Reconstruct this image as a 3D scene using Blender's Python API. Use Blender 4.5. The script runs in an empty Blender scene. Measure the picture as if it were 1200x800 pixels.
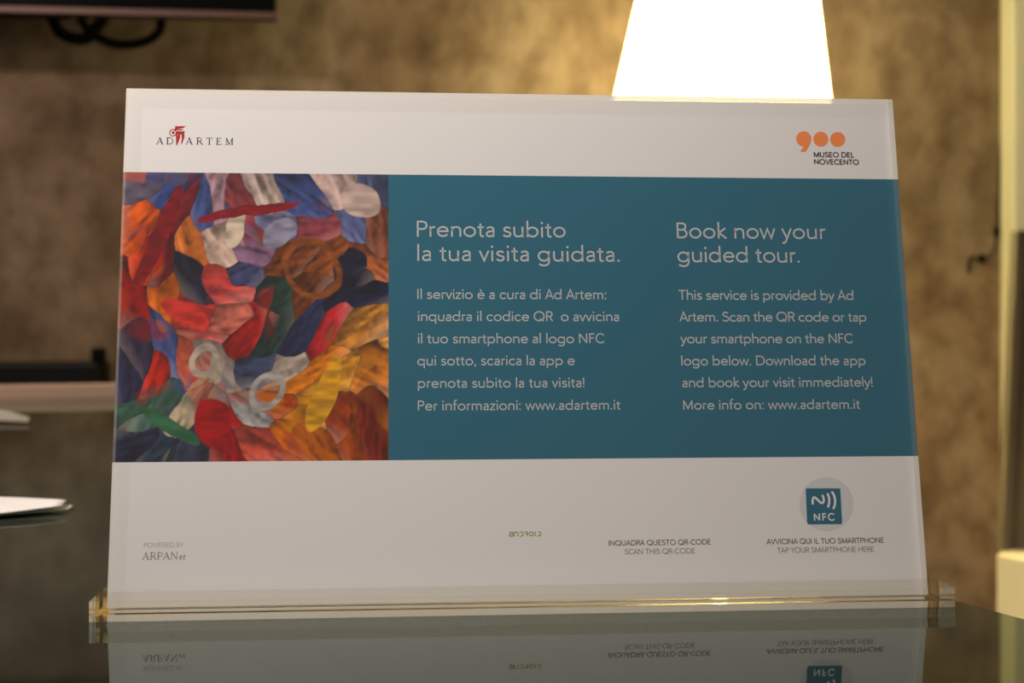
import bpy, bmesh, math, random
import numpy as np
from mathutils import Vector, Matrix

random.seed(7)
rng = np.random.RandomState(11)
S = bpy.context.scene
COL = S.collection

# ------------------------------------------------------------------ camera, light, exposure
F_PX = 1667.0                  # focal length in pixels of the 1200 px wide frame
HORIZON = 386.0
TABLE_Z = 0.75
CAM = Vector((0.0, 0.0, TABLE_Z + 0.10))

cam_data = bpy.data.cameras.new('camera')
cam = bpy.data.objects.new('camera', cam_data)
COL.objects.link(cam)
cam.location = CAM
cam.rotation_euler = (math.pi / 2, 0, 0)
cam_data.sensor_width = 36.0
cam_data.lens = 36.0 * F_PX / 1200.0
cam_data.shift_y = -(400.0 - HORIZON) / 1200.0
cam_data.clip_start = 0.01
cam_data.dof.use_dof = True
cam_data.dof.focus_distance = 0.53
cam_data.dof.aperture_fstop = 15.0
S.camera = cam

S.view_settings.view_transform = 'Standard'
S.view_settings.look = 'None'
S.view_settings.exposure = 0.0
S.view_settings.gamma = 1.0
S.view_settings.use_curve_mapping = False
S.cycles.max_bounces = 14
S.cycles.transmission_bounces = 12
S.cycles.transparent_max_bounces = 12
S.cycles.caustics_refractive = True
S.cycles.caustics_reflective = True
S.cycles.sample_clamp_indirect = 4.0

world = bpy.data.worlds.new('World')
S.world = world
world.use_nodes = True
bg = world.node_tree.nodes['Background']
bg.inputs['Color'].default_value = (1.0, 0.86, 0.74, 1)
bg.inputs['Strength'].default_value = 0.26


def aim(o, target):
    d = Vector(target) - o.location
    o.rotation_euler = d.to_track_quat('-Z', 'Y').to_euler()


def spot(name, loc, target, energy, color, size, blend, radius):
    l = bpy.data.lights.new(name, 'SPOT')
    l.energy = energy
    l.color = color
    l.spot_size = math.radians(size)
    l.spot_blend = blend
    l.shadow_soft_size = radius
    o = bpy.data.objects.new(name, l)
    COL.objects.link(o)
    o.location = loc
    aim(o, target)
    return o


spot('unseen_spot', (-0.874, -0.104, 1.954), (-0.272, 0.60, 1.174), 160, (1.0, 0.885, 0.84), 38.3, 1.0, 0.05)
spot('unseen_spot', (-1.3, 0.9, 2.35), (-1.3, 3.1, 0.5), 60, (1.0, 0.83, 0.73), 95, 1.0, 0.08)  # unseen spot added to lift the left wall and the table rail
spot('unseen_spot', (-0.7, 1.75, 2.3), (1.0, 2.0, 0.5), 150, (1.0, 0.88, 0.55), 30, 0.9, 0.06)  # unseen warm spot added to brighten the cream cabinet and post


# ------------------------------------------------------------------ helpers
def px(x, y, depth):
    """point of the place seen at photo pixel (x, y) at a distance along the view axis"""
    return Vector(((x - 600) / F_PX * depth, depth, CAM.z + (HORIZON - y) / F_PX * depth))


def mat(name, color, rough=0.6, spec=0.5, metal=0.0, coat=0.0, emit=None, ior=1.45):
    m = bpy.data.materials.new(name)
    m.use_nodes = True
    b = m.node_tree.nodes['Principled BSDF']
    b.inputs['Base Color'].default_value = (*color, 1)
    b.inputs['Roughness'].default_value = rough
    b.inputs['Metallic'].default_value = metal
    b.inputs['Specular IOR Level'].default_value = spec
    b.inputs['IOR'].default_value = ior
    b.inputs['Coat Weight'].default_value = coat
    if emit:
        b.inputs['Emission Color'].default_value = (*emit[0], 1)
        b.inputs['Emission Strength'].default_value = emit[1]
    return m


def srgb(r, g, b):
    f = lambda c: (c / 255 / 12.92) if c / 255 <= 0.04045 else ((c / 255 + 0.055) / 1.055) ** 2.4
    return (f(r), f(g), f(b))


def link(name, me, m=None, parent=None):
    o = bpy.data.objects.new(name, me)
    COL.objects.link(o)
    if m is not None:
        for k in (m if isinstance(m, (list, tuple)) else [m]):
            me.materials.append(k)
    if parent is not None:
        o.parent = parent
    return o


def obj(name, bm, m=None, parent=None, smooth=False):
    me = bpy.data.meshes.new(name)
    bmesh.ops.recalc_face_normals(bm, faces=bm.faces)
    bm.to_mesh(me)
    bm.free()
    if smooth:
        for p in me.polygons:
            p.use_smooth = True
    return link(name, me, m, parent)


def empty(name, loc, rz=0.0):
    o = bpy.data.objects.new(name, None)
    COL.objects.link(o)
    o.location = loc
    o.rotation_euler = (0, 0, rz)
    o.empty_display_size = 0.05
    return o


def tag(o, label, cat=None, group=None):
    o['label'] = label
    if cat:
        o['category'] = cat
    if group:
        o['group'] = group
    return o


def struct(o):
    o['kind'] = 'structure'
    return o


def box(bm, x0, x1, y0, y1, z0, z1, bev=0.0, seg=2):
    r = bmesh.ops.create_cube(bm, size=1.0)
    vs = r['verts']
    for v in vs:
        v.co = Vector((x0 + (v.co.x + .5) * (x1 - x0), y0 + (v.co.y + .5) * (y1 - y0), z0 + (v.co.z + .5) * (z1 - z0)))
    if bev > 0:
        es = list({e for v in vs for e in v.link_edges})
        bmesh.ops.bevel(bm, geom=es, offset=bev, segments=seg, affect='EDGES', profile=0.5)
    return bm


def new_box(*a, **k):
    return box(bmesh.new(), *a, **k)


def extrude_poly(bm, pts, d0, d1, to3):
    """closed prism: pts 2-D, extruded from d0 to d1, to3(p, d) -> 3-D"""
    a = [bm.verts.new(to3(p, d0)) for p in pts]
    b = [bm.verts.new(to3(p, d1)) for p in pts]
    n = len(pts)
    bm.faces.new(a)
    bm.faces.new(list(reversed(b)))
    for i in range(n):
        bm.faces.new((a[i], b[i], b[(i + 1) % n], a[(i + 1) % n]))
    return bm


def lathe(bm, prof, seg=64, cap0=True, cap1=True):
    rings = []
    for r, z in prof:
        rings.append([bm.verts.new((r * math.cos(2 * math.pi * i / seg), r * math.sin(2 * math.pi * i / seg), z)) for i in range(seg)])
    for a, b in zip(rings, rings[1:]):
        for i in range(seg):
            bm.faces.new((a[i], a[(i + 1) % seg], b[(i + 1) % seg], b[i]))
    if cap0:
        bm.faces.new(rings[0])
    if cap1:
        bm.faces.new(rings[-1])
    return bm


def tube(bm, pts, r, seg=10):
    pts = [Vector(p) for p in pts]
    rings = []
    for i, p in enumerate(pts):
        t = (pts[min(i + 1, len(pts) - 1)] - pts[max(i - 1, 0)]).normalized()
        up = Vector((0, 1, 0)) if abs(t.y) < .9 else Vector((1, 0, 0))
        s = t.cross(up).normalized()
        u = s.cross(t)
        rings.append([bm.verts.new(p + r * (math.cos(2 * math.pi * k / seg) * s + math.sin(2 * math.pi * k / seg) * u)) for k in range(seg)])
    for a, b in zip(rings, rings[1:]):
        for k in range(seg):
            bm.faces.new((a[k], a[(k + 1) % seg], b[(k + 1) % seg], b[k]))
    bm.faces.new(rings[0])
    bm.faces.new(rings[-1])
    return bm


def smooth_path(ctrl, n=8):
    out = []
    P = [Vector(c) for c in ctrl]
    for i in range(len(P) - 1):
        p0, p1, p2, p3 = P[max(i - 1, 0)], P[i], P[i + 1], P[min(i + 2, len(P) - 1)]
        for k in range(n):
            t = k / n
            out.append(0.5 * ((2 * p1) + (p2 - p0) * t + (2 * p0 - 5 * p1 + 4 * p2 - p3) * t * t + (3 * p1 - p0 - 3 * p2 + p3) * t ** 3))
    out.append(P[-1])
    return out


# ------------------------------------------------------------------ materials
def plaster():
    m = mat('brown_plaster', (.2, .13, .08), rough=.85, spec=.2)
    nt = m.node_tree
    b = nt.nodes['Principled BSDF']
    tc = nt.nodes.new('ShaderNodeTexCoord')
    mp = nt.nodes.new('ShaderNodeMapping')
    mp.inputs['Scale'].default_value = (1.0, 1.0, .8)
    nt.links.new(tc.outputs['Object'], mp.inputs['Vector'])
    n1 = nt.nodes.new('ShaderNodeTexNoise')
    n1.inputs['Scale'].default_value = 3.2
    n1.inputs['Detail'].default_value = 7
    n1.inputs['Roughness'].default_value = .62
    n1.inputs['Distortion'].default_value = .5
    nt.links.new(mp.outputs[0], n1.inputs['Vector'])
    r1 = nt.nodes.new('ShaderNodeValToRGB')
    e = r1.color_ramp.elements
    e[0].position, e[0].color = .30, (.130, .082, .050, 1)
    e[1].position, e[1].color = .68, (.33, .245, .175, 1)
    k = e.new(.5)
    k.color = (.235, .160, .107, 1)
    nt.links.new(n1.outputs['Fac'], r1.inputs['Fac'])
    n2 = nt.nodes.new('ShaderNodeTexNoise')
    n2.inputs['Scale'].default_value = 14
    n2.inputs['Detail'].default_value = 5
    nt.links.new(mp.outputs[0], n2.inputs['Vector'])
    r2 = nt.nodes.new('ShaderNodeValToRGB')
    r2.color_ramp.elements[0].position, r2.color_ramp.elements[0].color = .3, (.60, .56, .52, 1)
    r2.color_ramp.elements[1].position, r2.color_ramp.elements[1].color = .6, (1.05, 1.05, 1.05, 1)
    nt.links.new(n2.outputs['Fac'], r2.inputs['Fac'])
    mx = nt.nodes.new('ShaderNodeMixRGB')
    mx.blend_type = 'MULTIPLY'
    mx.inputs['Fac'].default_value = 1
    nt.links.new(r1.outputs[0], mx.inputs[1])
    nt.links.new(r2.outputs[0], mx.inputs[2])
    nt.links.new(mx.outputs[0], b.inputs['Base Color'])
    bp = nt.nodes.new('ShaderNodeBump')
    bp.inputs['Strength'].default_value = .35
    bp.inputs['Distance'].default_value = .02
    nt.links.new(n1.outputs['Fac'], bp.inputs['Height'])
    nt.links.new(bp.outputs[0], b.inputs['Normal'])
    return m


def noisy(name, c0, c1, scale, rough=.6, spec=.5, bump=0.0, stretch=(1, 1, 1)):
    m = mat(name, c0, rough=rough, spec=spec)
    nt = m.node_tree
    b = nt.nodes['Principled BSDF']
    tc = nt.nodes.new('ShaderNodeTexCoord')
    mp = nt.nodes.new('ShaderNodeMapping')
    mp.inputs['Scale'].default_value = stretch
    nt.links.new(tc.outputs['Object'], mp.inputs['Vector'])
    n = nt.nodes.new('ShaderNodeTexNoise')
    n.inputs['Scale'].default_value = scale
    n.inputs['Detail'].default_value = 5
    nt.links.new(mp.outputs[0], n.inputs['Vector'])
    r = nt.nodes.new('ShaderNodeValToRGB')
    r.color_ramp.elements[0].position, r.color_ramp.elements[0].color = .35, (*c0, 1)
    r.color_ramp.elements[1].position, r.color_ramp.elements[1].color = .65, (*c1, 1)
    nt.links.new(n.outputs['Fac'], r.inputs['Fac'])
    nt.links.new(r.outputs[0], b.inputs['Base Color'])
    if bump:
        bp = nt.nodes.new('ShaderNodeBump')
        bp.inputs['Strength'].default_value = bump
        bp.inputs['Distance'].default_value = .003
        nt.links.new(n.outputs['Fac'], bp.inputs['Height'])
        nt.links.new(bp.outputs[0], b.inputs['Normal'])
    return m


def clear_sheet():
    """clear polished acrylic face: lets the print through, mirrors by Fresnel"""
    m = bpy.data.materials.new('clear_acrylic')
    m.use_nodes = True
    nt = m.node_tree
    nt.nodes.clear()
    out = nt.nodes.new('ShaderNodeOutputMaterial')
    mix = nt.nodes.new('ShaderNodeMixShader')
    tr = nt.nodes.new('ShaderNodeBsdfTransparent')
    tr.inputs['Color'].default_value = (.985, .985, .98, 1)
    gl = nt.nodes.new('ShaderNodeBsdfGlossy')
    gl.inputs['Roughness'].default_value = .03
    fr = nt.nodes.new('ShaderNodeFresnel')
    fr.inputs['IOR'].default_value = 1.49
    ge = nt.nodes.new('ShaderNodeNewGeometry')
    mf = nt.nodes.new('ShaderNodeMix')
    mf.inputs['B'].default_value = .04
    nt.links.new(ge.outputs['Backfacing'], mf.inputs['Factor'])
    nt.links.new(fr.outputs[0], mf.inputs['A'])
    nt.links.new(mf.outputs['Result'], mix.inputs['Fac'])
    nt.links.new(tr.outputs[0], mix.inputs[1])
    nt.links.new(gl.outputs[0], mix.inputs[2])
    nt.links.new(mix.outputs[0], out.inputs['Surface'])
    return m


def thick_acrylic(name, tint, frost=0.0, lo=.5, hi=.78):
    """cut faces of thick clear acrylic: Fresnel mirror from outside, total reflection at grazing angles inside"""
    m = bpy.data.materials.new(name)
    m.use_nodes = True
    nt = m.node_tree
    nt.nodes.clear()
    out = nt.nodes.new('ShaderNodeOutputMaterial')
    mix = nt.nodes.new('ShaderNodeMixShader')
    tr = nt.nodes.new('ShaderNodeBsdfTransparent')
    tr.inputs['Color'].default_value = (*tint, 1)
    gl = nt.nodes.new('ShaderNodeBsdfGlossy')
    gl.inputs['Roughness'].default_value = .04
    gl.inputs['Color'].default_value = (*tint, 1)
    fr = nt.nodes.new('ShaderNodeFresnel')
    fr.inputs['IOR'].default_value = 1.49
    lw = nt.nodes.new('ShaderNodeLayerWeight')
    mr = nt.nodes.new('ShaderNodeMapRange')
    mr.inputs['From Min'].default_value = lo
    mr.inputs['From Max'].default_value = hi
    mr.inputs['To Max'].default_value = .95
    nt.links.new(lw.outputs['Facing'], mr.inputs['Value'])
    ge = nt.nodes.new('ShaderNodeNewGeometry')
    mf = nt.nodes.new('ShaderNodeMix')
    nt.links.new(ge.outputs['Backfacing'], mf.inputs['Factor'])
    nt.links.new(fr.outputs[0], mf.inputs['A'])
    nt.links.new(mr.outputs[0], mf.inputs['B'])
    nt.links.new(mf.outputs['Result'], mix.inputs['Fac'])
    nt.links.new(tr.outputs[0], mix.inputs[1])
    nt.links.new(gl.outputs[0], mix.inputs[2])
    last = mix
    if frost:
        m2 = nt.nodes.new('ShaderNodeMixShader')
        m2.inputs['Fac'].default_value = frost
        df = nt.nodes.new('ShaderNodeBsdfTranslucent')
        df.inputs['Color'].default_value = (.9, .87, .78, 1)
        nt.links.new(mix.outputs[0], m2.inputs[1])
        nt.links.new(df.outputs[0], m2.inputs[2])
        last = m2
    nt.links.new(last.outputs[0], out.inputs['Surface'])
    return m


def table_glass():
    """dark back-painted green glass: green-tinted Fresnel mirror over a dark body"""
    m = bpy.data.materials.new('dark_green_glass')
    m.use_nodes = True
    nt = m.node_tree
    nt.nodes.clear()
    out = nt.nodes.new('ShaderNodeOutputMaterial')
    mix = nt.nodes.new('ShaderNodeMixShader')
    df = nt.nodes.new('ShaderNodeBsdfDiffuse')
    df.inputs['Color'].default_value = (.034, .039, .031, 1)
    gl = nt.nodes.new('ShaderNodeBsdfGlossy')
    gl.inputs['Color'].default_value = (.83, .90, .85, 1)
    gl.inputs['Roughness'].default_value = .02
    fr = nt.nodes.new('ShaderNodeFresnel')
    fr.inputs['IOR'].default_value = 1.5
    nt.links.new(fr.outputs[0], mix.inputs['Fac'])
    nt.links.new(df.outputs[0], mix.inputs[1])
    nt.links.new(gl.outputs[0], mix.inputs[2])
    nt.links.new(mix.outputs[0], out.inputs['Surface'])
    return m


M_WALL = plaster()
M_FLOOR = noisy('dark_floor', (.035, .027, .02), (.06, .048, .036), 6, rough=.45)
M_TRIM = noisy('cream_paint', (.76, .69, .50), (.82, .75, .57), 3, rough=.55)
M_GLASS_TOP = table_glass()
M_PEACH = noisy('pale_wood_rail', (.74, .50, .37), (.82, .58, .43), 9, rough=.5, stretch=(.3, 3, 3))
M_STEEL = mat('brushed_steel', (.45, .44, .42), rough=.35, metal=1)
M_BLACK = mat('black_plastic', (.006, .006, .007), rough=.35, spec=.3)
M_BLACK_MATTE = mat('black_matte', (.004, .004, .004), rough=.8, spec=.1)
M_SCREEN = mat('dark_screen', (.003, .003, .004), rough=.15, spec=.12)
M_BEZEL = mat('dull_bronze_frame', (.16, .09, .075), rough=.4, metal=.3)
M_PAPER = noisy('white_paper', (.74, .71, .66), (.80, .77, .72), 60, rough=.8, spec=.2, bump=.2)
M_WHITE = mat('white_print', (.80, .80, .79), rough=.55, spec=.2)
M_TEAL = mat('teal_print', (.018, .142, .218), rough=.5, spec=.2)
M_PALE = mat('pale_ink', (.56, .57, .57), rough=.6, spec=.1)
M_WHITEINK = mat('white_ink', (.74, .75, .75), rough=.6, spec=.1)
M_INK = mat('black_ink', (.03, .025, .035), rough=.6, spec=.1)
M_INK2 = mat('dark_grey_ink', (.07, .065, .075), rough=.6, spec=.1)
M_GREY = mat('grey_ink', (.17, .16, .165), rough=.6, spec=.1)
M_FAINT = mat('faint_grey_ink', (.50, .49, .48), rough=.6, spec=.1)
M_MIDGREY = mat('mid_grey_ink', (.26, .255, .26), rough=.6, spec=.1)
M_RED = mat('red_ink', (.47, .018, .022), rough=.6, spec=.1)
M_ORANGE = mat('orange_ink', (.93, .28, .075), rough=.6, spec=.1)
M_GREEN = mat('green_ink', (.25, .36, .06), rough=.6, spec=.1)
M_DISC = mat('pale_grey_ink', (.66, .67, .685), rough=.6, spec=.1)
M_CLEAR = clear_sheet()
M_EDGE = thick_acrylic('acrylic_edge', (.98, .97, .94), frost=.15, lo=.50, hi=.61)
M_SOLID = thick_acrylic('solid_acrylic', (.95, .94, .895))
M_SHADE = mat('glowing_shade', (.9, .85, .7), rough=.8, emit=((1.0, .87, .38), 12.5))
M_BULB = mat('warm_bulb', (1, .9, .7), emit=((1.0, .72, .34), 20))
M_BROWN = noisy('brown_board', (.10, .075, .038), (.14, .105, .055), 8, rough=.7)
M_CABINET = noisy('cream_lacquer', (.72, .62, .36), (.80, .70, .43), 3, rough=.4)

# ------------------------------------------------------------------ room shell
WALL_YAW = math.radians(6.4)


def wall_pt(x, off=0.0, z=0.0):
    """point on the back wall at world x, standing off in front of it"""
    return Vector((x, 3.2 + x * math.tan(WALL_YAW) - off / math.cos(WALL_YAW), z))


w = obj('wall_back', new_box(-4.5, 3.5, 0, .15, 0, 2.9), M_WALL)
w.location = (0, 3.2, 0)
w.rotation_euler = (0, 0, WALL_YAW)
struct(w)
f = obj('floor', new_box(-4.5, 3.5, -2.0, 4.2, -.1, 0), M_FLOOR)
struct(f)
t = obj('trim_1', new_box(0, .16, -.07, 0, 0, 2.9, bev=.006), M_TRIM)
t.location = wall_pt(1.140, .001)
t.rotation_euler = (0, 0, WALL_YAW)
struct(t)

# ------------------------------------------------------------------ glass table
TY = math.radians(21.8)
corner = Vector((-.489, 2.16, 0))          # far right corner of the top
tbl = empty('glass_table', (corner.x, corner.y, 0), TY)
tag(tbl, 'dark green glass-topped table carrying the acrylic sign and loose leaflets', 'table')
# local frame: +x along the back edge to the right, -y along the right edge towards the camera
TX0, TY0 = -1.55, -2.75
obj('glass_top', new_box(TX0, 0, TY0, 0, TABLE_Z - .012, TABLE_Z, bev=.0015), M_GLASS_TOP, tbl)
rail = obj('back_rail', new_box(TX0, 0, .0005, .022, TABLE_Z - .03, TABLE_Z + .0195, bev=.003), M_PEACH, tbl)
tag(rail, 'raised pale peach wooden rail')
obj('apron', new_box(TX0 + .06, -.06, TY0 + .06, -.06, TABLE_Z - .075, TABLE_Z - .0125, bev=.002), M_BLACK, tbl)
for lx in (TX0 + .08, -.13):
    for ly in (TY0 + .08, -.13):
        obj('leg', new_box(lx, lx + .05, ly, ly + .05, 0, TABLE_Z - .0755, bev=.003), M_STEEL, tbl)

# ------------------------------------------------------------------ the acrylic sign
SY = math.radians(5.0)
LEAN = math.radians(11.24)
BASE_W, BASE_D, BASE_H = .305, .046, .00714
fm = Vector((.0076, .49868))
sgn = empty('acrylic_sign', (fm.x - math.sin(SY) * BASE_D / 2, fm.y + math.cos(SY) * BASE_D / 2, TABLE_Z), SY)
tag(sgn, 'leaning clear acrylic sign with teal panel and colourful picture in clear base on glass table', 'sign')
FRONT_Y = -BASE_D / 2 + .0185              # slab front face at the height of the base's top
SLAB_T = .0052
SL0, SL1, SLH = -.1499, .1493, .18808
SLB = -(BASE_H - .0015) / math.cos(LEAN)
U = Vector((0, math.sin(LEAN), math.cos(LEAN)))
N = Vector((0, -math.cos(LEAN), math.sin(LEAN)))
O3 = Vector((0, FRONT_Y, BASE_H))


def slab(a, b, c):
    """sign frame: a along the width, b up the slab, c out of its front face"""
    return O3 + Vector((a, 0, 0)) + U * b + N * c


SHEET_C = -SLAB_T - .00006                 # printed face, at the back of the slab
Rz = Matrix.Rotation(SY, 3, 'Z')


def on_sheet(x, y):
    """photo pixel -> (a, b) on the printed face"""
    o = sgn.location + Rz @ slab(0, 0, SHEET_C)
    n = Rz @ N
    d = Vector(((x - 600) / F_PX, 1, (HORIZON - y) / F_PX))
    k = (o - CAM).dot(n) / d.dot(n)
    p = CAM + d * k - o
    return p.dot(Rz @ Vector((1, 0, 0))), p.dot(Rz @ U)


# base block with its tilted slot
def base_mesh():
    tan = math.tan(LEAN)
    c = math.cos(LEAN)
    gap = .0003
    yf = FRONT_Y - gap / c
    yb = FRONT_Y + (SLAB_T + .0006 + gap) / c
    zb = .0010
    h, d = BASE_H, BASE_D / 2
    ch = .0002
    pts = [(-d + ch, .00012), (d - ch, .00012), (d, .00012 + ch), (d, h - ch), (d - ch, h),
           (yb, h), (yb - (h - zb) * tan, zb), (yf - (h - zb) * tan, zb), (yf, h),
           (-d + ch, h), (-d, h - ch), (-d, .00012 + ch)]
    return extrude_poly(bmesh.new(), pts, -BASE_W / 2, BASE_W / 2, lambda p, x: Vector((x, p[0], p[1])))


b = obj('base_block', base_mesh(), M_SOLID, sgn)
tag(b, 'clear solid acrylic base block with a tilted slot')


# clear slab: front face + four sides
def slab_panel():
    bm = bmesh.new()
    v = {}
    for i, a in enumerate((SL0, SL1)):
        for j, bb in enumerate((SLB, SLH)):
            for k, c in enumerate((0, -SLAB_T)):
                v[i, j, k] = bm.verts.new(slab(a, bb, c))
    fs = [((0, 0, 0), (1, 0, 0), (1, 1, 0), (0, 1, 0)), ((0, 0, 1), (0, 1, 1), (1, 1, 1), (1, 0, 1))]
    for q in fs:
        bm.faces.new([v[p] for p in q])
    return bm


def slab_edges():
    bm = bmesh.new()
    mid = slab((SL0 + SL1) / 2, (SLB + SLH) / 2, -SLAB_T / 2)
    cs = [(SL0, SLB), (SL1, SLB), (SL1, SLH), (SL0, SLH)]
    f_ = [bm.verts.new(slab(p[0], p[1], 0)) for p in cs]
    k_ = [bm.verts.new(slab(p[0], p[1], -SLAB_T)) for p in cs]
    for i in range(4):
        j = (i + 1) % 4
        fc = bm.faces.new((f_[i], k_[i], k_[j], f_[j]))
        fc.normal_update()
        if fc.normal.dot(fc.calc_center_median() - mid) < 0:
            fc.normal_flip()
    return bm


panel = obj('acrylic_panel', slab_panel(), M_CLEAR, sgn)
tag(panel, 'clear acrylic front of the sign')
bm = slab_edges()
me = bpy.data.meshes.new('panel_edge')
bm.to_mesh(me)
bm.free()
link('panel_edge', me, M_EDGE, panel)


def sheet_rect(name, a0, a1, b0, b1, layer, m, parent, thick=None):
    """printed rectangle lying on the sheet"""
    bm = bmesh.new()
    c1 = SHEET_C + layer * .000022
    c0 = c1 - (thick or .00001)
    r = bmesh.ops.create_cube(bm, size=1)
    for q in r['verts']:
        q.co = slab(a0 + (q.co.x + .5) * (a1 - a0), b0 + (q.co.y + .5) * (b1 - b0), c0 + (q.co.z + .5) * (c1 - c0))
    return obj(name, bm, m, parent)


sheet = sheet_rect('printed_sheet', SL0, SL1, SLB, SLH, 0, M_WHITE, sgn, thick=.0005)
tag(sheet, 'white printed sheet behind the acrylic')

ax, _ = on_sheet(455.3, 371)
_, t0 = on_sheet(455, 204.2)
_, t1 = on_sheet(456, 538.6)
_, t2 = on_sheet(1056, 210.3)
_, t3 = on_sheet(1080, 534.5)
BT, BB = (t0 + t2) / 2, (t1 + t3) / 2
tag(sheet_rect('teal_panel', ax, SL1, BB, BT, 1, M_TEAL, sheet), 'teal printed panel')


# ---- abstract colour picture (its own generic composition of coloured facets)
def abstract_picture():
    NX, NY = 250, 270
    u, v = np.meshgrid(np.linspace(0, 1, NX + 1), np.linspace(0, 1, NY + 1))    # v downwards

    def vnoise(x, y, seed):
        r = np.random.RandomState(seed).rand(64, 64)
        xi, yi = np.floor(x).astype(int), np.floor(y).astype(int)
        fx, fy = x - xi, y - yi
        fx, fy = fx * fx * (3 - 2 * fx), fy * fy * (3 - 2 * fy)
        g = lambda i, j: r[i % 64, j % 64]
        return (g(yi, xi) * (1 - fx) + g(yi, xi + 1) * fx) * (1 - fy) + (g(yi + 1, xi) * (1 - fx) + g(yi + 1, xi + 1) * fx) * fy

    wu = u + .075 * (vnoise(u * 3.1, v * 3.1, 1) - .5) + .012 * (vnoise(u * 22, v * 22, 2) - .5)
    wv = v + .075 * (vnoise(u * 3.1, v * 3.1, 3) - .5) + .012 * (vnoise(u * 22, v * 22, 4) - .5)
    seeds = [  # u, v, colour
        (.06, .05, (92, 84, 104)), (.20, .04, (44, 58, 110)), (.36, .06, (150, 120, 130)), (.50, .05, (168, 150, 142)), (.66, .06, (60, 74, 124)),
        (.80, .05, (176, 152, 146)), (.95, .04, (70, 80, 112)), (.05, .18, (190, 84, 40)), (.16, .16, (110, 30, 36)), (.30, .15, (58, 72, 120)),
        (.44, .15, (134, 60, 68)), (.57, .14, (112, 116, 148)), (.70, .17, (128, 62, 72)), (.84, .15, (84, 92, 134)), (.96, .17, (130, 78, 62)),
        (.05, .31, (186, 62, 32)), (.15, .29, (98, 24, 30)), (.27, .27, (190, 110, 60)), (.37, .24, (186, 160, 144)), (.50, .25, (120, 90, 116)),
        (.62, .27, (118, 62, 34)), (.76, .26, (132, 74, 38)), (.88, .28, (26, 30, 52)), (.97, .30, (162, 92, 58)), (.05, .45, (130, 30, 30)),
        (.15, .42, (190, 100, 44)), (.25, .36, (22, 24, 44)), (.36, .38, (176, 70, 66)), (.47, .36, (60, 66, 104)), (.59, .39, (24, 50, 42)),
        (.70, .38, (104, 54, 28)), (.82, .40, (22, 24, 46)), (.94, .42, (24, 28, 54)), (.05, .58, (44, 36, 60)), (.14, .54, (64, 76, 124)),
        (.25, .50, (174, 62, 58)), (.37, .50, (188, 106, 92)), (.49, .54, (150, 40, 40)), (.60, .50, (30, 52, 48)), (.70, .53, (40, 46, 80)),
        (.80, .54, (176, 52, 56)), (.92, .55, (186, 128, 62)), (.05, .71, (34, 36, 66)), (.13, .68, (170, 50, 42)), (.26, .66, (184, 92, 74)),
        (.37, .66, (150, 138, 130)), (.48, .67, (60, 70, 100)), (.59, .66, (160, 148, 136)), (.71, .68, (204, 120, 46)), (.84, .69, (204, 146, 62)),
        (.95, .72, (190, 118, 54)), (.05, .84, (50, 88, 72)), (.16, .80, (64, 92, 84)), (.27, .80, (168, 152, 128)), (.38, .80, (146, 30, 34)),
        (.49, .82, (148, 148, 146)), (.60, .80, (178, 80, 42)), (.71, .83, (206, 142, 48)), (.84, .84, (150, 64, 30)), (.95, .86, (112, 36, 22)),
        (.05, .95, (36, 40, 66)), (.17, .95, (34, 52, 70)), (.29, .94, (48, 52, 74)), (.42, .95, (140, 28, 32)), (.54, .95, (172, 76, 64)),
        (.66, .95, (200, 108, 42)), (.78, .96, (176, 92, 36)), (.90, .96, (158, 74, 38))]
    sx = np.array([s[0] for s in seeds]) + (rng.rand(len(seeds)) - .5) * .05
    sy = np.array([s[1] for s in seeds]) + (rng.rand(len(seeds)) - .5) * .05
    sc = np.array([srgb(*s[2]) for s in seeds])
    ang = .9 + 1.2 * np.sin(sx * 5.1 + 1.3) + .9 * np.cos(sy * 6.3) + .6 * (rng.rand(len(seeds)) - .5)
    el = 1.1 + rng.rand(len(seeds)) * 1.7
    d = []
    for k in range(len(seeds)):
        dx, dy = wu - sx[k], wv - sy[k]
        p = dx * math.cos(ang[k]) + dy * math.sin(ang[k])
        q = -dx * math.sin(ang[k]) + dy * math.cos(ang[k])
        d.append(np.sqrt((p / el[k]) ** 2 + (q * el[k] ** .5) ** 2))
    d = np.array(d)
    idx = np.argmin(d, 0)
    ds = np.sort(d, 0)
    col = sc[idx]
    # brush strokes running along each facet's own direction, two tones of its pigment
    a = ang[idx]
    st = vnoise((u * np.cos(a) + v * np.sin(a)) * 16, (-u * np.sin(a) + v * np.cos(a)) * 75, 5)
    st2 = vnoise(u * 60, v * 60, 6)
    tone = np.array([1 + 1.15 * (st - .5) + .5 * (st2 - .5)]).transpose(1, 2, 0)
    along = (wu - sx[idx]) * np.cos(a + 1.1) + (wv - sy[idx]) * np.sin(a + 1.1)
    grad = np.clip(1 + along * 6, .5, 1.55)[..., None]
    pale = np.clip((along - .03) * 6, 0, .35)[..., None]
    col = col * tone * grad
    col = col * (1 - pale) + np.array(srgb(176, 160, 150)) * pale
    other = sc[np.argsort(d, 0)[1]]
    mixf = np.clip((vnoise(u * 9, v * 9, 8) - .62) * 3, 0, .6)[..., None]
    col = col * (1 - mixf) + other * mixf
    rim = np.clip(1 - (ds[1] - ds[0]) / .006, 0, 1)[..., None]
    col = col * (1 - .45 * rim) + np.array(srgb(26, 22, 36)) * .45 * rim
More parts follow.
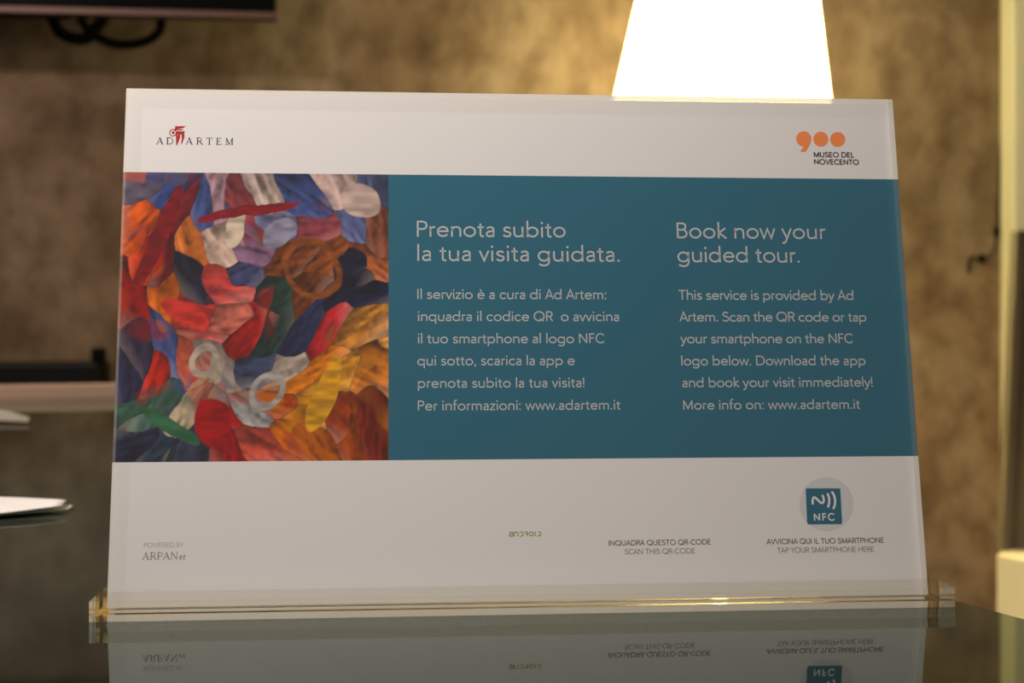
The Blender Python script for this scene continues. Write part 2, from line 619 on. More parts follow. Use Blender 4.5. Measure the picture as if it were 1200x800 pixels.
    # a few free ellipses and crescents of paint
    for cx, cy, rx, ry, an, c, hollow in ((.88, .09, .085, .055, .4, (190, 168, 158), 0), (.58, .19, .07, .045, 2.4, (140, 138, 158), 0),
                                          (.42, .20, .035, .07, .3, (200, 184, 164), 0), (.30, .63, .06, .06, 0, (176, 164, 150), .55),
                                          (.56, .75, .07, .085, .5, (160, 156, 150), .6), (.20, .88, .14, .028, .45, (52, 104, 72), 0),
                                          (.72, .31, .13, .10, .8, (136, 78, 40), .72), (.78, .78, .05, .15, .35, (214, 160, 60), 0),
                                          (.12, .22, .035, .20, .55, (120, 28, 34), 0), (.46, .13, .19, .018, -.25, (128, 34, 42), 0),
                                          (.36, .86, .07, .10, -.4, (156, 34, 36), 0), (.22, .47, .10, .035, .25, (190, 66, 60), 0)):
        dx, dy = wu - cx, wv - cy
        p = (dx * math.cos(an) + dy * math.sin(an)) / rx
        q = (-dx * math.sin(an) + dy * math.cos(an)) / ry
        r = np.sqrt(p * p + q * q)
        m_ = np.clip((1 - r) * 14, 0, 1) * (np.clip((r - hollow) * 14, 0, 1) if hollow else 1)
        c3 = np.array(srgb(*c)) * (1 + .8 * (vnoise(u * 24 + cx * 9, v * 70, 9) - .5))[..., None]
        col = col * (1 - m_[..., None]) + c3 * m_[..., None]
    col = np.clip(col, .002, .9)
    return NX, NY, u, v, col


def build_picture(a0, a1, b0, b1, layer, parent):
    NX, NY, u, v, col = abstract_picture()
    c = SHEET_C + layer * .000022
    base, du, dv = slab(a0, b1, c), Vector((a1 - a0, 0, 0)), U * (b0 - b1)
    P = np.array(base)[None, None] + u[..., None] * np.array(du) + v[..., None] * np.array(dv)
    idx = np.arange((NX + 1) * (NY + 1)).reshape(NY + 1, NX + 1)
    fc = np.stack([idx[1:, :-1], idx[1:, 1:], idx[:-1, 1:], idx[:-1, :-1]], -1).reshape(-1, 4)
    me = bpy.data.meshes.new('abstract_picture')
    me.from_pydata(P.reshape(-1, 3).tolist(), [], fc.tolist())
    at = me.color_attributes.new('paint', 'FLOAT_COLOR', 'POINT')
    rgba = np.ones(((NX + 1) * (NY + 1), 4), dtype=np.float32)
    rgba[:, :3] = col.reshape(-1, 3)
    at.data.foreach_set('color', rgba.ravel())
    m = mat('painted_colours', (.5, .5, .5), rough=.5, spec=.2)
    nt = m.node_tree
    n = nt.nodes.new('ShaderNodeVertexColor')
    n.layer_name = 'paint'
    hs = nt.nodes.new('ShaderNodeHueSaturation')
    hs.inputs['Saturation'].default_value = 1.06
    hs.inputs['Value'].default_value = 1.0
    nt.links.new(n.outputs['Color'], hs.inputs['Color'])
    nt.links.new(hs.outputs['Color'], nt.nodes['Principled BSDF'].inputs['Base Color'])
    return link('abstract_picture', me, m, parent)


tag(build_picture(SL0, ax, BB, BT, 1, sheet), 'colourful abstract picture in red, blue and yellow')

# ------------------------------------------------------------------ lettering: a light geometric stroke alphabet
ELL = lambda cx, cy, rx, ry: ('E', cx, cy, rx, ry)
DOT = lambda x, y: ('D', x, y)
ARCH = 'M12 38 C12 53 22 62 36 62 C51 62 57 52 57 38 L57 0'
PB = 'M13 0 L13 95 L36 95 C51 95 60 87 60 72 C60 57 51 48 36 48 L13 48'
EE = 'M9 35 L62 35 C62 51 52 62 36 62 C20 62 9 49 9 33 C9 16 20 4 37 4 C47 4 54 8 60 16'
SANS = {
    'a': (57, ['M11 53 C15 60 23 62 29 62 C41 62 46 55 46 44 L46 0', 'M46 37 C28 37 9 35 9 18 C9 9 16 4 25 4 C37 4 46 12 46 26']),
    'b': (76, ['M12 105 L12 0', ELL(39, 33, 28, 29)]),
    'c': (62, ['M56 52 C50 59 44 62 37 62 C20 62 9 49 9 33 C9 17 20 4 37 4 C45 4 51 7 56 14']),
    'd': (76, [ELL(36, 33, 28, 29), 'M64 105 L64 0']),
    'e': (70, [EE]), 'è': (70, [EE, 'M26 98 L41 78']),
    'f': (38, ['M16 0 L16 82 C16 98 24 106 38 103', 'M1 62 L36 62']),
    'g': (76, [ELL(36, 33, 28, 29), 'M64 66 L64 2 C64 -18 52 -26 37 -26 C27 -26 18 -23 11 -16']),
    'h': (68, ['M12 105 L12 0', ARCH]), 'i': (24, ['M12 66 L12 0', DOT(12, 91)]),
    'k': (56, ['M12 105 L12 0', 'M50 66 L14 35 L54 0']), 'l': (24, ['M12 105 L12 0']),
    'm': (103, ['M12 66 L12 0', 'M12 40 C12 54 20 62 32 62 C45 62 51 53 51 41 L51 0', 'M51 40 C51 54 60 62 72 62 C85 62 91 53 91 41 L91 0']),
    'n': (68, ['M12 66 L12 0', ARCH]), 'o': (74, [ELL(37, 33, 29, 29)]),
    'p': (76, ['M12 66 L12 -30', ELL(39, 33, 28, 29)]), 'q': (76, [ELL(36, 33, 28, 29), 'M64 66 L64 -30']),
    'r': (40, ['M12 66 L12 0', 'M12 36 C12 54 22 63 38 61']),
    's': (52, ['M44 53 C40 59 34 62 27 62 C17 62 11 56 11 49 C11 40 18 37 27 34 C38 31 45 27 45 18 C45 9 37 4 27 4 C18 4 12 8 7 14']),
    't': (40, ['M18 85 L18 18 C18 6 24 3 32 4 L37 5', 'M2 62 L36 62']),
    'u': (68, ['M11 66 L11 28 C11 13 17 4 31 4 C46 4 56 13 56 28', 'M56 66 L56 0']),
    'v': (54, ['M3 66 L27 3 L51 66']), 'w': (86, ['M3 66 L23 3 L43 63 L63 3 L83 66']),
    'y': (56, ['M3 66 L28 4', 'M53 66 L22 -14 C18 -24 13 -28 2 -26']), 'z': (53, ['M6 61 L46 61 L6 5 L48 5']),
    'A': (74, ['M3 0 L37 98 L71 0', 'M15 32 L59 32']),
    'B': (70, ['M13 0 L13 95 L36 95 C50 95 57 87 57 75 C57 63 49 54 35 54 L13 54', 'M35 54 C53 54 62 44 62 30 C62 14 51 5 35 5 L13 5']),
    'C': (84, ['M78 80 C70 90 60 96 49 96 C25 96 9 76 9 50 C9 24 25 4 49 4 C62 4 72 10 79 21']),
    'D': (91, ['M13 5 L13 95 L38 95 C68 95 82 75 82 50 C82 25 68 5 38 5 L13 5']),
    'E': (64, ['M56 95 L13 95 L13 5 L58 5', 'M13 52 L53 52']), 'F': (58, ['M54 95 L13 95 L13 0', 'M13 52 L50 52']),
    'H': (86, ['M13 0 L13 100', 'M73 0 L73 100', 'M13 53 L73 53']), 'I': (27, ['M13 0 L13 100']),
    'L': (56, ['M13 100 L13 5 L54 5']), 'M': (102, ['M13 0 L13 96', 'M13 96 L51 12 L89 96', 'M89 96 L89 0']),
    'N': (89, ['M13 0 L13 97', 'M13 97 L76 3', 'M76 3 L76 100']), 'O': (104, [ELL(52, 50, 44, 46)]), 'P': (66, [PB]),
    'Q': (104, [ELL(52, 50, 44, 46), 'M58 26 L92 -2']), 'R': (68, [PB, 'M36 48 L64 0']),
    'S': (67, ['M56 83 C52 91 44 96 34 96 C20 96 12 87 12 74 C12 60 24 56 36 52 C50 48 60 42 60 26 C60 12 48 4 34 4 C22 4 13 9 8 19']),
    'T': (68, ['M4 95 L64 95', 'M34 95 L34 0']), 'U': (80, ['M12 100 L12 38 C12 16 22 4 40 4 C58 4 68 16 68 38 L68 100']),
    'V': (72, ['M3 100 L36 3 L69 100']), 'W': (106, ['M3 100 L28 3 L53 96 L78 3 L103 100']), 'Y': (66, ['M3 100 L33 46 L63 100', 'M33 46 L33 0']),
    '.': (25, [DOT(12, 6)]), ',': (25, ['M16 12 L9 -14']), ':': (25, [DOT(12, 6), DOT(12, 60)]), '!': (26, ['M12 100 L12 28', DOT(12, 6)]),
    '-': (38, ['M6 35 L32 35']), ' ': (30, [])}
ST = ['M4 2 L34 2', 'M4 98 L34 98']
SERIF = {
    'A': (86, [('M8 3 L40 98', 6), ('M40 98 L72 3', 15), ('M20 34 L58 34', 6), ('M-3 2 L22 2', 5), ('M56 2 L88 2', 5)]),
    'D': (92, [('M20 2 L20 98', 14), ('M20 97 L40 97 C70 97 83 76 83 50 C83 24 70 3 40 3 L20 3', 9), (ST[0], 5), (ST[1], 5)]),
    'R': (86, [('M20 2 L20 98', 14), ('M20 97 L42 97 C58 97 66 88 66 74 C66 58 56 50 42 50 L20 50', 9), ('M42 50 L76 3', 14), (ST[0], 5), (ST[1], 5), ('M66 2 L90 2', 5)]),
    'P': (76, [('M20 2 L20 98', 14), ('M20 97 L42 97 C58 97 68 88 68 72 C68 55 56 46 42 46 L20 46', 9), (ST[0], 5), (ST[1], 5)]),
    'T': (80, [('M40 2 L40 97', 14), ('M4 96 L76 96', 7), ('M5 96 L5 78', 6), ('M75 96 L75 78', 6), ('M24 2 L56 2', 5)]),
    'E': (76, [('M20 2 L20 98', 14), ('M20 97 L66 97', 7), ('M20 51 L50 51', 6), ('M20 3 L70 3', 7), ('M66 97 L66 80', 6), ('M70 3 L70 22', 6), ('M50 42 L50 60', 5), (ST[0], 5), (ST[1], 5)]),
    'M': (106, [('M18 2 L18 98', 6), ('M18 98 L52 4', 14), ('M52 4 L88 98', 6), ('M88 98 L88 2', 14), ('M4 2 L32 2', 5), ('M72 2 L102 2', 5), ('M4 98 L20 98', 5), ('M86 98 L102 98', 5)]),
    'N': (98, [('M18 2 L18 98', 7), ('M18 98 L82 2', 14), ('M82 2 L82 98', 7), ('M4 2 L32 2', 5), ('M4 98 L20 98', 5), ('M68 98 L96 98', 5)]),
    'e': (40, [('M12 24 L36 36 C42 48 26 50 18 38 C10 22 14 2 24 4 C30 5 34 8 38 14', 8)]),
    't': (34, [('M26 62 L14 14 C13 4 20 2 30 8', 8), ('M8 44 L34 46', 6)])}
# rounded, squared-off lettering of the green wordmark (two letters are mirror-turned)
ROBO = {
    'a': (84, ['M8 92 L56 92 C70 92 76 84 76 72 L76 8', 'M76 54 L30 54 C2 54 2 8 30 8 L76 8']),
    'n': (84, ['M10 4 L10 92 L48 92 C68 92 76 84 76 64 L76 4']),
    'D': (84, ['M8 92 L44 92 C64 92 76 78 76 50 C76 22 64 8 44 8 L20 8']),
    'R': (80, ['M8 92 L50 92 C74 92 74 48 50 48 L22 48', 'M44 48 L74 4']),
    'o': (90, [ELL(44, 50, 36, 42)]), 'i': (30, ['M14 4 L14 96']),
    'd': (84, ['M30 92 L44 92 C64 92 76 78 76 50 C76 22 64 8 44 8 L8 8'])}


def path_pts(s, n=9):
    tk = s.replace('M', ' M ').replace('L', ' L ').replace('C', ' C ').split()
    i, out, cmd = 0, [], None
    while i < len(tk):
        if tk[i] in 'MLC':
            cmd = tk[i]
            i += 1
        if cmd in 'ML':
            out.append((float(tk[i]), float(tk[i + 1])))
            i += 2
        else:
            p0 = out[-1]
            p1, p2, p3 = [(float(tk[i + 2 * k]), float(tk[i + 2 * k + 1])) for k in range(3)]
            for k in range(1, n + 1):
                t = k / n
                a, b_, c, d_ = (1 - t) ** 3, 3 * t * (1 - t) ** 2, 3 * t * t * (1 - t), t ** 3
                out.append((a * p0[0] + b_ * p1[0] + c * p2[0] + d_ * p3[0], a * p0[1] + b_ * p1[1] + c * p2[1] + d_ * p3[1]))
            i += 6
    return out


def ribbon(bm, pts, w, to3, closed=False):
    n = len(pts)
    L, R = [], []
    for i in range(n):
        p = Vector(pts[i])
        a = Vector(pts[i - 1]) if (i > 0 or closed) else None
        c = Vector(pts[(i + 1) % n]) if (i < n - 1 or closed) else None
        d1 = (p - a).normalized() if a is not None else (c - p).normalized()
        d2 = (c - p).normalized() if c is not None else d1
        n1, n2 = Vector((-d1.y, d1.x)), Vector((-d2.y, d2.x))
        m = n1 + n2
        if m.length < 1e-6:
            m = n1
        m.normalize()
        k = min(1 / max(m.dot(n1), .3), 2.2)
        L.append(bm.verts.new(to3(p + m * w / 2 * k)))
        R.append(bm.verts.new(to3(p - m * w / 2 * k)))
    for i in range(n if closed else n - 1):
        j = (i + 1) % n
        bm.faces.new((R[i], R[j], L[j], L[i]))


def disc(bm, cx, cy, r, to3, seg=40, ry=None):
    ry = ry or r
    vs = [bm.verts.new(to3(Vector((cx + r * math.cos(2 * math.pi * k / seg), cy + ry * math.sin(2 * math.pi * k / seg))))) for k in range(seg)]
    bm.faces.new(vs)


def poly(bm, pts, to3):
    bm.faces.new([bm.verts.new(to3(Vector(p))) for p in pts])


def flat_obj(name, bm, m, parent):
    """ink: flat faces all turned to the front"""
    bm.normal_update()
    for fc in bm.faces:
        if fc.normal.dot(N) < 0:
            fc.normal_flip()
    me = bpy.data.meshes.new(name)
    bm.to_mesh(me)
    bm.free()
    return link(name, me, m, parent)


def write(bm, s, x0, x1, yl, yr, cap, weight=11, font=SANS, layer=2, gap=None):
    """one line of print between photo columns x0..x1 on baseline yl..yr"""
    a0, b0 = on_sheet(x0, yl)
    a1, b1 = on_sheet(x1, yr)
    b = (b0 + b1) / 2
    _, bc = on_sheet((x0 + x1) / 2, (yl + yr) / 2 - cap)
    k = (bc - b) / 100.0
    adv = [font[ch][0] for ch in s]

    def extent(ch):
        xs = []
        for g in font[ch][1]:
            g = g[0] if isinstance(g[0], str) and font is SERIF else g
            if g[0] == 'E':
                xs += [g[1] - g[3], g[1] + g[3]]
            elif g[0] == 'D':
                xs += [g[1] - 6, g[1] + 6]
            else:
                xs += [q[0] for q in path_pts(g)]
        return min(xs) - weight / 2, max(xs) + weight / 2
    lead = extent(s[0])[0]
    nat = sum(adv[:-1]) + extent(s[-1])[1] - lead
    W = (a1 - a0) / k
    kx = min(max(W / nat, .86), 1.14)
    tr = (W - nat * kx) / max(len(s) - 1, 1)
    x = -lead * kx
    c = SHEET_C + layer * .000022
    for ch, ad in zip(s, adv):
        to3 = lambda p, x=x: slab(a0 + (x + p.x) * k, b + p.y * k, c)
        for g in font[ch][1]:
            wt = weight
            if font is SERIF:
                g, wt = g
            if g[0] == 'E':
                _, cx, cy, rx, ry = g
                ribbon(bm, [(kx * (cx + rx * math.cos(2 * math.pi * q / 36)), cy + ry * math.sin(2 * math.pi * q / 36)) for q in range(36)], wt, to3, True)
            elif g[0] == 'D':
                disc(bm, kx * g[1], g[2], weight * .68, to3, 16)
            else:
                pts = path_pts(g)
                cl = pts[0] == pts[-1]
                ribbon(bm, [(kx * q[0], q[1]) for q in (pts[:-1] if cl else pts)], wt, to3, cl)
        x += ad * kx + tr


def text(name, lines, m, weight=11, font=SANS, layer=2, label=None):
    bm = bmesh.new()
    for ln in lines:
        write(bm, *ln, weight=weight, font=font, layer=layer)
    o = flat_obj(name, bm, m, sheet)
    if label:
        o['label'] = label
    return o


text('heading', [('Prenota subito', 488.5, 663, 277.4, 277.8, 18.4), ('la tua visita guidata.', 489, 727.3, 305.7, 306.4, 18.6)], M_PALE, 10.5,
     label='pale Italian heading on teal')
text('heading', [('Book now your', 793.3, 968.8, 278.8, 280.2, 18.2), ('guided tour.', 794, 938.3, 307, 307.6, 18.2)], M_PALE, 10.5,
     label='pale English heading on teal')
text('body_text', [('Il servizio è a cura di Ad Artem:', 489, 711.3, 350.2, 350.4, 11.4), ('inquadra il codice QR  o avvicina', 489, 725.6, 376, 376.2, 11.4),
                   ('il tuo smartphone al logo NFC', 489, 708.7, 402, 402, 11.4), ('qui sotto, scarica la app e', 489, 673.6, 427.8, 427.8, 11.4),
                   ('prenota subito la tua visita!', 489.6, 685.6, 454, 453.8, 11.4), ('Per informazioni: www.adartem.it', 489.6, 727.7, 480.4, 480, 11.4)],
     M_PALE, 11.5, label='six pale lines of Italian text')
text('body_text', [('This service is provided by Ad', 795, 1000.3, 351, 351.4, 11.2), ('Artem. Scan the QR code or tap', 796.2, 1015.5, 376.2, 377, 11.2),
                   ('your smartphone on the NFC', 797.2, 1000, 402, 402, 11.2), ('logo below. Download the app', 798.5, 1014.6, 427.8, 427.8, 11.2),
                   ('and book your visit immediately!', 799.6, 1023.4, 453.4, 453, 11.2), ('More info on: www.adartem.it', 800.8, 1008.5, 479.6, 479, 11.2)],
     M_PALE, 11.5, label='six pale lines of English text')
text('caption', [('INQUADRA QUESTO QR-CODE', 713, 833.2, 638.8, 638, 6.1)], M_INK2, 13.5)
text('caption', [('SCAN THIS QR-CODE', 732, 814.6, 649, 648.4, 6.2)], M_GREY, 10.5)
text('caption', [('AVVICINA QUI IL TUO SMARTPHONE', 898.2, 1036.2, 637.4, 635.9, 6.2)], M_INK2, 13.5)
text('caption', [('TAP YOUR SMARTPHONE HERE', 910.6, 1024.6, 647.4, 646.4, 6.2)], M_GREY, 10.5)
text('museum_name', [('MUSEO DEL', 953.7, 1001.4, 184, 184.5, 5.9), ('NOVECENTO', 954, 1006.9, 192.4, 193, 5.9)], M_INK, 21)
text('small_print', [('POWERED BY', 168.6, 215, 641.2, 641, 5.8)], M_FAINT, 11, label='faint grey capitals')
bm = bmesh.new()
write(bm, 'ARPAN', 165.8, 209, 655.4, 655.2, 8.5, font=SERIF, weight=10)
write(bm, 'et', 209.8, 217.8, 655.4, 655.4, 9.6, font=SERIF, weight=8)
tag(flat_obj('maker_name', bm, M_MIDGREY, sheet), 'grey serif lettering')
bm = bmesh.new()
write(bm, 'AD', 182.4, 202.8, 169, 169, 8.0, font=SERIF, weight=10)
write(bm, 'ARTEM', 216.8, 273.8, 169.2, 169.6, 8.0, font=SERIF, weight=10)
tag(flat_obj('wordmark', bm, M_INK, sheet), 'black serif lettering')
bm = bmesh.new()
write(bm, 'anDRoid', 596.2, 634.2, 628.3, 628.2, 5.6, font=ROBO, weight=19)
tag(flat_obj('wordmark', bm, M_GREEN, sheet), 'small green lettering')


def pix3(layer):
    c = SHEET_C + layer * .000022
    return lambda p: slab(*on_sheet(p.x, p.y), c)


# red column emblem between the two words
P2 = pix3(2)
bm = bmesh.new()
q = lambda l: [(170 + x / 10, 130 + y / 10) for x, y in l]
ribbon(bm, [(170 + (326 + 38 * math.cos(k * 2 * math.pi / 30)) / 10, 130 + (255 + 38 * math.sin(k * 2 * math.pi / 30)) / 10) for k in range(30)], 1.0, P2, True)
disc(bm, 202.9, 155.3, 1.75, P2, 18)
poly(bm, q([(352, 178), (478, 178), (440, 202), (396, 206), (352, 204)]), P2)
poly(bm, q([(352, 204), (396, 206), (372, 226), (350, 236), (338, 218)]), P2)
poly(bm, q([(392, 212), (446, 212), (432, 224), (380, 230)]), P2)
poly(bm, q([(362, 238), (466, 236), (458, 266), (430, 272), (380, 274), (360, 290), (346, 286), (366, 262)]), P2)
poly(bm, q([(362, 288), (412, 270), (410, 310), (396, 350), (372, 404), (364, 400)]), P2)
poly(bm, q([(426, 270), (458, 262), (462, 300), (446, 350), (426, 390), (420, 386), (430, 330)]), P2)
tag(flat_obj('column_emblem', bm, M_RED, sheet), 'red column capital emblem')

# the three orange discs, the first with a tail
bm = bmesh.new()
disc(bm, 941.8, 162.6, 8.9, P2)
disc(bm, 961.8, 163.0, 8.75, P2)
disc(bm, 981.5, 163.3, 8.8, P2)
P2b = pix3(2.4)
poly(bm, [(950.7, 163.2), (949.4, 168.5), (946.6, 173.6), (943.9, 178.0), (937.4, 177.6), (940.2, 174.0), (943.0, 169.6), (944, 166)], P2b)
tag(flat_obj('number_logo', bm, M_ORANGE, sheet), 'orange three-disc logo')

# contactless mark
P1 = pix3(1)
bm = bmesh.new()
disc(bm, 968.5, 590.5, 31.5, P1, 60)
tag(flat_obj('tag_disc', bm, M_DISC, sheet), 'pale grey round tag')
bm = bmesh.new()
corners = [(944.1, 572), (984.6, 572), (987, 613.9), (945.8, 614.3)]
pts = []
for i in range(4):
    p, a, c = Vector(corners[i]), Vector(corners[i - 1]), Vector(corners[(i + 1) % 4])
    r = 1.2 if i < 2 else 3
    s, e = p + (a - p).normalized() * r, p + (c - p).normalized() * r
    for k in range(7):
        t_ = k / 6
        pts.append(((1 - t_) ** 2 * s + 2 * t_ * (1 - t_) * p + t_ * t_ * e)[:])
poly(bm, pts, P2)
tag(flat_obj('contactless_badge', bm, M_TEAL, sheet), 'teal rounded square badge')
P3 = pix3(3)
bm = bmesh.new()
cv = lambda s: [(880 + x / 6.667, 550 + y / 6.667) for x, y in path_pts(s)]
ribbon(bm, cv('M483 272 C480 246 480 224 492 217 C504 214 528 246 545 258 C556 266 564 262 568 246 C570 228 566 214 556 198'), 2.5, P3)
ribbon(bm, cv('M596 186 C614 212 618 260 600 296'), 2.5, P3)
ribbon(bm, cv('M630 172 C662 208 666 266 642 308'), 2.5, P3)
write(bm, 'NFC', 953.8, 978.5, 609.9, 609.6, 8.4, weight=18, layer=3)
tag(flat_obj('badge_symbol', bm, M_WHITEINK, sheet), 'white wave symbol and letters')


# ------------------------------------------------------------------ loose leaflets on the table
def leaflet(name, pages, label):
    """pages: lists of (edge polylines back->front) as (x, y, z) control rows"""
    c = Vector((0, 0, 0))
    n = 0
    for rows in pages:
        for r in rows:
            for p in r:
                c += Vector(p)
                n += 1
    c /= n
    root = empty(name, (c.x, c.y, TABLE_Z))
    tag(root, label, 'leaflet')
    for rows in pages:
        rr = [smooth_path(r, 6) for r in rows]
        m_ = len(rr[0])
        grid = [smooth_path([rr[i][j] for i in range(len(rr))], 6) for j in range(m_)]
        bm = bmesh.new()
        th = .0003
        top = [[bm.verts.new((p.x - c.x, p.y - c.y, p.z)) for p in g] for g in grid]
        bot = [[bm.verts.new((p.x - c.x, p.y - c.y, p.z - th)) for p in g] for g in grid]
        A, B = len(top), len(top[0])
        for i in range(A - 1):
            for j in range(B - 1):
                bm.faces.new((top[i][j], top[i + 1][j], top[i + 1][j + 1], top[i][j + 1]))
                bm.faces.new((bot[i][j], bot[i][j + 1], bot[i + 1][j + 1], bot[i + 1][j]))
        for i in range(A - 1):
            for j in (0, B - 1):
                bm.faces.new((top[i][j], bot[i][j], bot[i + 1][j], top[i + 1][j]))
        for j in range(B - 1):
            for i in (0, A - 1):
                bm.faces.new((top[i][j], top[i][j + 1], bot[i][j + 1], bot[i][j]))
        obj('page', bm, M_PAPER, root, smooth=True)
    return root


# heights z are above the table top; rows run from the far left to the tip at the right
leaflet('folded_leaflet', [
    [[(-.47, .83, .0009), (-.38, .822, .0034), (-.30, .812, .0048), (-.2475, .790, .0056)],
     [(-.47, .77, .0009), (-.38, .772, .0026), (-.30, .775, .0043), (-.2460, .782, .0052)],
     [(-.47, .71, .0009), (-.38, .715, .0018), (-.285, .735, .0036), (-.2445, .772, .0046)]],
    [[(-.47, .83, .0004), (-.38, .825, .0012), (-.30, .812, .0018), (-.2440, .790, .0026)],
     [(-.47, .77, .0004), (-.38, .775, .0010), (-.30, .780, .0017), (-.2430, .784, .0024)],
     [(-.47, .72, .0004), (-.38, .730, .0008), (-.285, .752, .0015), (-.2425, .777, .0021)]]],
    'white folded leaflet with a raised corner, the nearer of two on the glass')
leaflet('curled_leaflet', [
    [[(-.95, 1.75, .0005), (-.75, 1.68, .008), (-.60, 1.615, .0105), (-.517, 1.525, .0062)],
     [(-.95, 1.65, .0005), (-.75, 1.61, .006), (-.60, 1.570, .0080), (-.513, 1.510, .0048)],
     [(-.95, 1.56, .0005), (-.75, 1.55, .003), (-.60, 1.530, .0040), (-.509, 1.497, .0030)]]],
    'curled white leaflet lying farther back, near the table rail')

# ------------------------------------------------------------------ floor lamp behind the sign
LD = 2.80
lb = px(844, 150, LD)
lamp = empty('floor_lamp', (lb.x, lb.y, 0))
tag(lamp, 'lit floor lamp with a glowing white tapered shade behind the sign', 'lamp')
obj('lamp_base', lathe(bmesh.new(), [(.001, .0), (.15, .0), (.155, .004), (.155, .016), (.15, .022), (.03, .028), (.016, .05), (.001, .05)], 48), M_STEEL, lamp, True)
z0 = lb.z
obj('pole', lathe(bmesh.new(), [(.011, .045), (.011, z0 + .06)], 20), M_STEEL, lamp, True)
R0, H_SH = 131 / F_PX * LD, .37
R1 = R0 - (124 - 105.5) / 108 * H_SH
bm = bmesh.new()
th = .003
lathe(bm, [(R0 - th, 0), (R0, 0), (R1, H_SH), (R1 - th, H_SH), (R0 - th, .0)], 96, False, False)
bmesh.ops.remove_doubles(bm, verts=bm.verts, dist=1e-6)
bmesh.ops.rotate(bm, verts=bm.verts, matrix=Matrix.Rotation(math.radians(3.2), 3, 'Y'))
bmesh.ops.translate(bm, verts=bm.verts, vec=(0, 0, z0))
obj('lamp_shade', bm, M_SHADE, lamp, True)
bm = bmesh.new()
for k in range(3):
    a = 2 * math.pi * k / 3 + .4
    tube(bm, [(.008 * math.cos(a), .008 * math.sin(a), z0 + .05), ((R0 - .011) * math.cos(a), (R0 - .011) * math.sin(a), z0 + .03)], .002, 8)
obj('shade_ring', bm, M_STEEL, lamp)
bm = bmesh.new()
lathe(bm, [(.012, z0 + .061), (.016, z0 + .085), (.030, z0 + .115), (.034, z0 + .14), (.026, z0 + .165), (.004, z0 + .176)], 24)
obj('bulb', bm, M_BULB, lamp, True)
pl = bpy.data.lights.new('bulb_light', 'POINT')
pl.energy = 38
pl.color = (1.0, .79, .42)
pl.shadow_soft_size = .04
po = bpy.data.objects.new('bulb_light', pl)
COL.objects.link(po)
po.parent = lamp
po.location = (0, 0, z0 + .23)

# ------------------------------------------------------------------ wall screen, upper left
SC_D = 2.95
sr = px(323.5, 22.5, SC_D)
scr = empty('wall_screen', (sr.x, sr.y, sr.z), WALL_YAW)
tag(scr, 'black flat screen with a thin dull bronze lower frame on the wall', 'screen')
SW, SH = 1.10, .64
obj('housing', new_box(-SW, 0, .003, .04, .002, SH, bev=.003), M_BLACK, scr)
obj('display', new_box(-SW + .008, -.005, -.002, .0028, .016, SH - .008), M_SCREEN, scr)
fr = obj('frame', new_box(-SW, 0, -.006, .0025, 0, .0135, bev=.0015), M_BEZEL, scr)
tag(fr, 'dull bronze strip along the lower edge')
off = (wall_pt(sr.x).y - sr.y) * math.cos(WALL_YAW)
obj('wall_bracket', new_box(-.80, -.45, .0405, off - .002, .03, .40, bev=.004), M_BLACK_MATTE, scr)
bm = bmesh.new()  # cable loops, thickened to also stand in for the shade below the screen
tube(bm, smooth_path([(-0.415, .10, .02), (-0.395, .11, -.012), (-0.345, .115, -.036), (-0.285, .11, -.032), (-0.250, .10, -.010), (-0.245, .09, .02)], 6), .010)
obj('power_cable', bm, M_BLACK_MATTE, scr)
bm = bmesh.new()
tube(bm, smooth_path([(-0.475, .11, .02), (-0.455, .12, -.016), (-0.405, .12, -.024), (-0.365, .11, .02)], 6), .013)
obj('power_cable', bm, M_BLACK_MATTE, scr)

# ------------------------------------------------------------------ black console under the screen
cr = px(117, 425, 2.98)
con = empty('media_console', (cr.x, cr.y, .60), WALL_YAW)
tag(con, 'long flat black console fixed to the wall below the screen', 'console')
CZ = cr.z - .60
cdep = (wall_pt(cr.x).y - cr.y) * math.cos(WALL_YAW)
obj('cabinet', new_box(-1.5, 0, .012, cdep - .001, 0, CZ, bev=.004), M_BLACK_MATTE, con)
for k in range(3):
    x1 = -.004 - k * .5
    dr = obj('drawer_front', new_box(x1 - .49, x1, 0, .0118, .006, CZ - .004, bev=.002), M_BLACK, con)
    obj('handle', new_box(x1 - .30, x1 - .19, -.010, -.0005, CZ * .62, CZ * .62 + .008, bev=.001), M_BLACK, dr)
ad = px(121, 425, 3.02)
bx = empty('power_adapter', (ad.x - .012, ad.y, cr.z), WALL_YAW)
tag(bx, 'small dark box on the right end of the black console', 'adapter')
obj('adapter_body', new_box(-.014, .014, .0, .03, .0005, .030, bev=.004), M_BLACK_MATTE, bx)
bm = bmesh.new()
tube(bm, smooth_path([(0, .032, .012), (.0, .045, .03), (.004, .06, .014), (.0, .07, .001 + .004)], 6), .0022)
obj('cord', bm, M_BLACK_MATTE, bx)

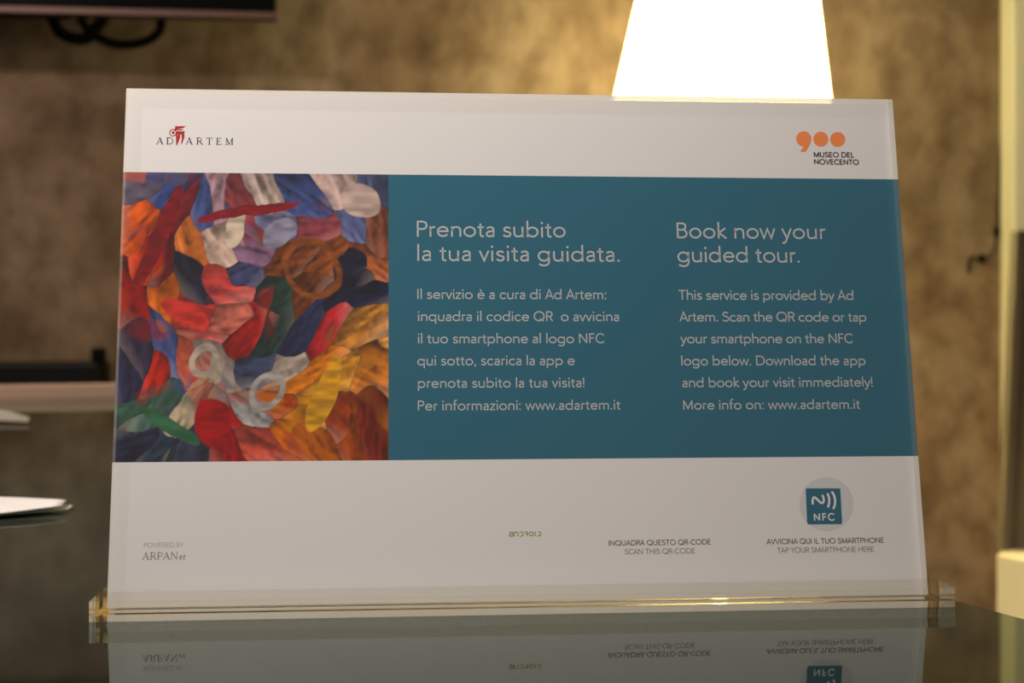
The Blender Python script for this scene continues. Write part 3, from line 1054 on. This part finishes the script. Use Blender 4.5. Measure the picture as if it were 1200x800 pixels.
# ------------------------------------------------------------------ dark cable along the wall beside the cream post
bm = bmesh.new()
wp = lambda x, y, o=.006: (lambda d: wall_pt((x - 600) / F_PX * d, o, CAM.z + (HORIZON - y) / F_PX * d))(3.31)
cab = obj('wall_cable', tube(bm, smooth_path([wp(1176, 150), wp(1174, 190), wp(1172, 235), wp(1171, 270), wp(1165, 296), wp(1152, 303), wp(1138, 302), wp(1135, 320)], 6), .0020), M_BLACK_MATTE)
tag(cab, 'thin dark cable running down the brown wall beside the cream post', 'cable')
for x, y in ((1169.5, 271), (1151, 303)):
    p = wp(x, y, .0095)
    cl = obj('cable_clip', new_box(p.x - .006, p.x + .006, p.y - .006, p.y + .006, p.z - .009, p.z + .009, bev=.002), M_BLACK_MATTE, cab)

# ------------------------------------------------------------------ cream cabinet and leaning board at the right edge
CD = 2.2
cc = px(1167, 648, CD)
ca = math.radians(-69.3)                   # local x runs along the long side, towards the camera
cb = empty('low_cabinet', (cc.x, cc.y, 0), ca)
tag(cb, 'low cream cabinet standing at the lower right behind the table', 'cabinet')
obj('cabinet_body', new_box(0, .95, 0, .42, .05, cc.z, bev=.004), M_CABINET, cb)
obj('plinth', new_box(.03, .92, .03, .39, 0, .0495), M_BLACK_MATTE, cb)
lo = px(1173, 640, 2.23)
hi = px(1200, 270, 2.33)
bd = empty('brown_board', (lo.x, lo.y, cc.z), math.radians(6))
tag(bd, 'dark brown slanted board standing on the low cream cabinet', 'board')
dx, dy, dz = hi.x - lo.x, hi.y - lo.y, hi.z - cc.z
bm = bmesh.new()
pts = [(.0, 0), (.30, 0), (.30 + dx, dz), (dx, dz)]
extrude_poly(bm, pts, 0, .018, lambda p, d: Vector((p[0], d + p[1] / dz * dy, p[1] + .0005)))
obj('board_panel', bm, M_BROWN, bd)
bm = bmesh.new()
extrude_poly(bm, [(-.0, 0), (.012, 0), (.012 + dx, dz), (dx, dz)], -.006, -.0002, lambda p, d: Vector((p[0], d + p[1] / dz * dy, p[1] + .0005)))
obj('board_edging', bm, M_BROWN, bd)
